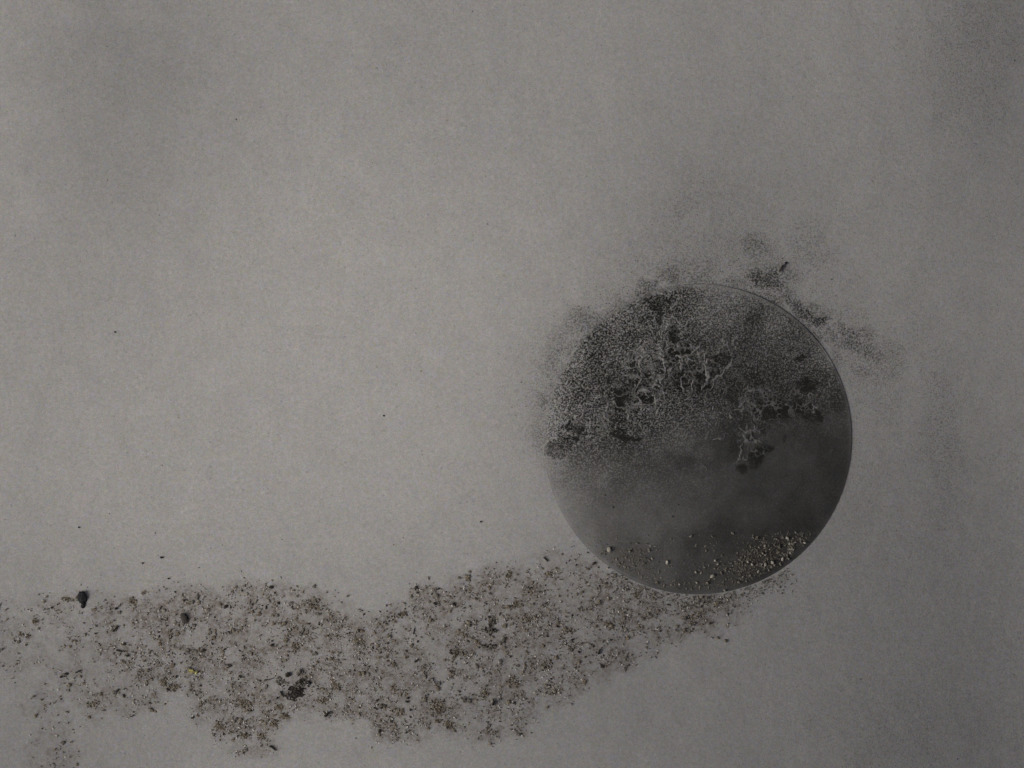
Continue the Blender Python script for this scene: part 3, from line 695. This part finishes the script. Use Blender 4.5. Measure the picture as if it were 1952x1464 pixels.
# ------------------------------------------------------------------ single things
def lump(name, x, y, rx, ry, an, mat, label, cat, group=None, seed=0, flat=.5, rough=.3, sub=3):
    BV, BF = ico(sub)
    V = crumb_verts(BV, 900 + seed, rough, flat)
    # small surface pits
    for i, v in enumerate(V):
        k = mnoise.noise(Vector(v) * 4 + Vector((seed, 0, 0))); V[i] = v * (1 + .16 * k)
    V = V * np.array([rx, ry, min(rx, ry)]) * U
    me = np_mesh(name, V, BF)
    o = link(name, me, mat)
    o.location = (wx(x), wy(y), float(surf_z(x, y)[0]) + min(rx, ry) * U * flat * .6)
    o.rotation_euler = (0, 0, math.radians(-an))
    tag(o, label, cat, group); return o
def clump(name, x, y, rx, ry, an, n, mats, wts, label, cat, group=None, gr=(1.0, 3.0), height=.3):
    """a crumbly heap: many grains joined in one thing"""
    its = []
    ca, sa = math.cos(math.radians(an)), math.sin(math.radians(an))
    for _ in range(int(n * 1.35)):
        u, v = rng.gauss(0, .52), rng.gauss(0, .48)
        if u * u + v * v > 1.5: continue
        px = u * rx; py = v * ry
        gx_, gy_ = x + px * ca - py * sa, y + px * sa + py * ca
        its.append((gx_, gy_, rng.uniform(*gr) * .8, rng.uniform(1, 1.5), rng.uniform(0, 6.28), rng.choices(range(len(mats)), weights=wts)[0],
                    max(0, 1 - math.hypot(u, v)) * height * rng.random() * 2))
    me = joined(name, its, mats)
    z = float(surf_z(x, y)[0]); me.transform(Matrix.Translation((-wx(x), -wy(y), -z)))
    o = link(name, me, None); o.location = (wx(x), wy(y), z)
    tag(o, label, cat, group); return o
def twig(name, pts, r0, r1, mat, label, cat='twig', group=None):
    V = []; F = []; n = 7
    P = [Vector((wx(p[0]), wy(p[1]), float(surf_z(p[0], p[1])[0]) + r0 * U * 1.1)) for p in pts]
    for i, p in enumerate(P):
        d = (P[min(i + 1, len(P) - 1)] - P[max(i - 1, 0)]).normalized(); s = d.cross(Vector((0, 0, 1))).normalized(); u = s.cross(d)
        rr_ = (r0 + (r1 - r0) * i / (len(P) - 1)) * U * rng.uniform(.85, 1.15)
        for k in range(n):
            a = 2 * math.pi * k / n; V.append(p - P[0] + s * math.cos(a) * rr_ + u * math.sin(a) * rr_)
    m = len(P)
    me = bpy.data.meshes.new(name)
    for i in range(m - 1):
        for k in range(n): F.append((i * n + k, i * n + (k + 1) % n, (i + 1) * n + (k + 1) % n, (i + 1) * n + k))
    F.append(tuple(range(n))[::-1]); F.append(tuple((m - 1) * n + k for k in range(n)))
    me.from_pydata([v[:] for v in V], [], F); me.update()
    o = link(name, me, mat); o.location = P[0]; tag(o, label, cat, group); return o

lump('dark_seed', 163, 1136, 8.6, 13, 8, M_BLACK, 'rough black seed husk at the far left end of the drift', 'seed', seed=1, flat=.26, rough=.14)
lump('seed_fragment', 165, 1149, 4.2, 5.5, 20, M_BLACK, 'small black fragment touching the bottom of the black seed husk', 'fragment', seed=2, flat=.3)
lump('charcoal_flake', 357, 1175, 7, 11.5, -28, M_FLAKE, 'smooth charcoal-brown teardrop flake at the upper left of the drift', 'flake', seed=3, flat=.3, rough=.1)
clump('dark_clump', 567, 1314, 17, 12, -38, 210, [M_SOIL[4], M_BLACK, M_SOIL[2]], [7, 3, 1], 'large blackish crumbly clump near the lower middle of the drift', 'clump')
clump('dark_clump', 577, 1297, 14, 8, -35, 90, [M_SOIL[4], M_SOIL[2]], [6, 3], 'grey-brown clump touching the upper side of the largest blackish clump', 'clump')
clump('dark_clump', 539, 1294, 9, 8, 30, 34, [M_SOIL[4], M_SOIL[2]], [3, 5], 'small dark grey clump left of the largest blackish clump', 'clump')
lump('black_pellet', 592.5, 1296.5, 2.5, 4.2, -25, M_BLACK, 'tiny jet-black oval pellet right of the grey-brown clump', 'pellet', seed=5, rough=.15)
lump('dark_crumb', 552, 1281, 4, 4, 0, M_SOIL[4], 'dark round crumb above the largest blackish clump', 'crumb', seed=6)
lump('dark_crumb', 573, 1277, 4, 5, 20, M_SOIL[2], 'grey oval crumb directly above the grey-brown clump', 'crumb', seed=7)
twig('curled_fibre', [(538, 1312), (541, 1318), (545, 1322), (550, 1320)], 1.4, .9, M_BLACK, 'curled black fibre left of the largest blackish clump', 'fibre')
clump('dark_clump', 937, 1182, 7, 10, 0, 40, [M_SOIL[4], M_BLACK, M_SOIL[2]], [5, 1, 4], 'dark upright clump in the centre of the drift', 'clump')
clump('dark_clump', 935, 1200, 13, 7, -8, 60, [M_SOIL[4], M_BLACK, M_SOIL[2]], [5, 1, 4], 'broad dark clump just below the upright clump in the drift centre', 'clump')
clump('dark_clump', 932, 1230, 18, 5, 2, 44, [M_SOIL[4], M_SOIL[2]], [3, 5], 'thin dark line of crumbs below the drift centre clumps', 'clump')
clump('dark_clump', 958, 1220, 4, 8, 30, 22, [M_SOIL[4], M_SOIL[2]], [3, 5], 'short dark streak right of the bare patch in the drift centre', 'clump')
clump('dark_clump', 868, 1242, 9, 11, 15, 44, [M_SOIL[4], M_SOIL[0]], [3, 5], 'mottled dark clump lower left of the drift centre', 'clump')
B = [M_SOIL[1], M_SOIL[3], M_SOIL[0]]
for (x, y, rx, ry, an, n, lab) in CLUMPS:
    clump('soil_clump', x, y, rx, ry, an, n, B + [M_SOIL[4]], [4, 1, 5, 2], lab, 'clump', 'brown clumps in the drift', (.8, 2.3), .15)

pel = [(313, 1060, 3.2, 2.2, 'black speck highest above the left part of the drift'), (277, 1071, 2.2, 1.5, 'tiny black speck left below the highest black speck'), (326, 1100, 2.2, 1.6, 'black speck above the charcoal flake'),
       (339, 1125, 1.6, 2.5, 'black speck on the upper edge just above the charcoal flake'), (228, 1156, 3, 3, 'round black pellet beside the upper pale flake'), (168, 1183, 2.6, 1.6, 'black pellet straight below the black seed husk'),
       (190, 1203, 2, 1.8, 'tiny black pellet lower right of the seed husk'), (250, 1245, 2.6, 2, 'black pellet just below the short lying twig'), (160, 1273, 3.6, 2.4, 'curved black pellet at the lower left of the drift'),
       (233, 1309, 2.6, 2, 'black pellet on the lower left edge of the drift'), (433, 1233, 3, 2.2, 'black pellet left of the olive clump'), (467, 1245, 2.2, 2, 'black pellet midway between two small twigs'), (547, 1185, 2.8, 1.7, 'black pellet below the broad warm brown patch'),
       (611, 1187, 2.4, 1.6, 'black pellet right below the broad warm brown patch'), (522, 1218, 2, 2, 'black pellet beside the olive clump'), (779, 1326, 3, 2, 'upper black pellet of the pair in the lower drift'),
       (777, 1333, 4, 2, 'lower black pellet of the pair in the lower drift'), (729, 1345, 2.4, 2.4, 'black pellet left of the close pellet pair'), (1090, 1218, 3, 2.2, 'black pellet in the right part of the drift'),
       (1050, 1292, 2.2, 2, 'round black pellet near the lower right edge'), (784, 1349, 2.6, 2.2, 'black pellet below the close pellet pair'), (897, 1189, 3, 1.8, 'black pellet left of the upright clump'), (837, 1120, 2.4, 1.6, 'black pellet near the upper edge right of the bay'),
       (596, 1296, 1.6, 1.6, 'faint dot beside the jet-black oval pellet'), (533, 1325, 1.8, 3, 'black upright pellet left under the largest blackish clump'), (692, 1161, 2.6, 1.4, 'black pellet lying in the bay of the upper edge'), (1103, 1241, 2, 3.2, 'dark upright pellet in the right part of the drift'),
       (1345, 1149, 2.6, 1.6, 'black pellet on the tan patch below the plate'), (227, 634, 1.8, 1.6, 'lone dark dot on the open left ground'), (733, 792, 2, 1.8, 'lone dark dot in the middle of the bright open ground'),
       (917, 993, 2.6, 2, 'lone dark dot on open ground left below the plate'), (157, 1003, 2.2, 1.4, 'lone dark dot on open ground above the seed husk'), (1497, 502, 3, 2.6, 'dark bead at the tip of the sooty streak above the plate')]
for k, (x, y, rx, ry, lab) in enumerate(pel):
    lump('black_pellet', x, y, rx * .88, ry * .88, rng.uniform(-30, 30), M_BLACK, lab, 'pellet', 'black pellets', seed=20 + k, flat=.7, rough=.2, sub=2)
tw = [([(222, 1200), (227, 1194), (233, 1189)], 1.3, 'short slanting twig below the lower pale flake'), ([(229, 1234), (236, 1236), (246, 1237)], 1.4, 'short lying twig in the left part of the drift'),
      ([(518, 1415), (524, 1418), (530, 1424)], 1.5, 'black twig at the tip of the lower left lobe'), ([(622, 1360), (626, 1356), (630, 1351)], 2.4, 'stubby black twig at the right side of the notch'),
      ([(714, 1344), (718, 1346), (722, 1347)], 1.0, 'short thin twig left of the pellet pair'), ([(789, 1206), (790, 1200), (791, 1194)], .8, 'hair-thin upright twig left of the drift centre'),
      ([(825, 1288), (829, 1297), (837, 1307)], .8, 'thin slanting twig above the reddish brown patch'), ([(1036, 1061), (1040, 1065), (1044, 1069)], 1.2, 'thin black twig on the top right shoulder of the drift'),
      ([(827, 1146), (829, 1148), (832, 1151)], 1.6, 'small black twig on the upper right of the bay'), ([(460, 1282), (463, 1286), (465, 1287)], 1.2, 'small twig left of the small dark grey clump'),
      ([(1140, 1246), (1141, 1241), (1143, 1236)], 1.7, 'upright black twig in the right part of the drift'), ([(939, 1341), (941, 1334), (940, 1329)], 2.3, 'thick upright black twig near the lower edge'),
      ([(1491, 506), (1488, 512), (1484, 519)], 2.0, 'dark sooty sliver lying just above the plate'), ([(313, 1152), (311, 1156), (309, 1160)], .8, 'thin curved twig left of the charcoal flake'),
      ([(508, 1291), (516, 1291), (526, 1287)], 1.0, 'fine dark twig left of the small dark grey clump')]
for (pts, r0, lab) in tw: twig('twig', pts, r0, r0 * .7, M_TWIG, lab, 'twig', 'twigs in the drift')

# yellow-green leaf bit: a torn crumpled scrap with thickness
def scrap(name, x, y, rx, ry, an, mat, label, cat, group=None, seed=1):
    r_ = random.Random(seed); n = 11
    bm = bmesh.new()
    c = bm.verts.new((0, 0, .0004)); ring = []
    for k in range(n):
        a = 2 * math.pi * k / n; q = r_.uniform(.55, 1.15)
        ring.append(bm.verts.new((rx * U * q * math.cos(a), ry * U * q * math.sin(a), U * r_.uniform(.3, 2.6))))
    for k in range(n): bm.faces.new((c, ring[k], ring[(k + 1) % n]))
    g_ = bmesh.ops.extrude_face_region(bm, geom=bm.faces[:])
    bmesh.ops.translate(bm, verts=[v for v in g_['geom'] if isinstance(v, bmesh.types.BMVert)], vec=(0, 0, U * .5))
    me = bpy.data.meshes.new(name); bm.to_mesh(me); bm.free()
    o = link(name, me, mat); o.location = (wx(x), wy(y), float(surf_z(x, y)[0])); o.rotation_euler = (0, 0, math.radians(-an)); tag(o, label, cat, group); return o
scrap('leaf_scrap', 371, 1274, 7, 3.5, 15, M_GREEN, 'yellow-green torn leaf bit in the left part of the drift', 'leaf', seed=2)
scrap('leaf_scrap', 380, 1276, 3, 4, 0, M_GREEN, 'small yellow crumb touching the right end of the leaf bit', 'leaf', seed=3)
scrap('pale_flake', 234.5, 1149.5, 2.4, 3, 20, M_PALE, 'upper pale flake right of the black seed husk', 'flake', seed=4)
scrap('pale_flake', 221, 1179.5, 2.6, 2.2, 0, M_PALE, 'lower pale flake, left above the slanting twig', 'flake', seed=5)

pg = [(1358, 1099, 4.8, 3.6, 'pale oval stone on the lower edge of the plate'), (1161, 1047, 4.5, 5.5, 'pale grain at the left end of the plate grit'), (1201, 1050, 3.4, 3, 'tan grain right of the brown patch on the plate'),
      (1272, 1072, 3, 4.4, 'lone pale grain left of centre near the bottom of the plate'), (1327, 1091, 2.2, 2.2, 'tiny bright grain left of the pale oval stone'), (1329, 1111, 2.2, 2.2, 'tiny bright grain left below the pale oval stone'),
      (1350, 1112, 5, 4.4, 'greyish grain just under the pale oval stone'), (1364, 1069, 3, 3.2, 'bright round grain at the left side of the dense grit'), (1369, 1075, 3, 2.6, 'grain touching the bright round grain of the dense grit'),
      (1376, 1092, 2.4, 4, 'upright tan grain right above the pale oval stone'), (1427, 1072, 2.2, 2.8, 'small bright grain in the middle of the dense grit'), (1435, 1077, 3.6, 3.2, 'bright grain in the middle of the dense grit'),
      (1456, 1056, 4, 3, 'yellowish grain on top of the dense grit'), (1475, 1074, 3.6, 3.8, 'bright grain at the lower right of the dense grit'), (1494, 1068, 3, 4, 'pale grain below the big pale clump'),
      (1506, 1067, 2.8, 2.6, 'faint grain right below the big pale clump'), (1488, 1043, 3.2, 6, 'tan upright grain left of the big pale clump'), (1536, 1036, 3.8, 2, 'lone pale sliver near the right edge of the plate'),
      (1503, 1027, 3, 3, 'grain above the big pale clump'), (1382, 1126, 3, 2.4, 'yellowish grain on the very bottom edge of the plate'), (1482, 1028, 3.4, 2.2, 'olive grain at the upper end of the dense grit'), (1158, 1082, 3, 2.2, 'bright grain on the lower left edge of the plate')]
for k, (x, y, rx, ry, lab) in enumerate(pg):
    lump('grit_grain', x, y, rx * .85, ry * .85, rng.uniform(-25, 25), M_PALE if k not in (2, 9, 12, 16, 20, 6, 15) else M_PALE2, lab, 'grain', 'pale grains on the plate', seed=70 + k, flat=.6, rough=.28, sub=2)
clump('pale_clump', 1511, 1042, 6, 12, 12, 44, [M_PALE, M_PALE2], [3, 3], 'big pale crumbly clump near the lower right edge of the plate', 'clump', None, (1.4, 2.8))
print('objects', len(bpy.data.objects), 'relief range', float(Z.min()), float(Z.max()))
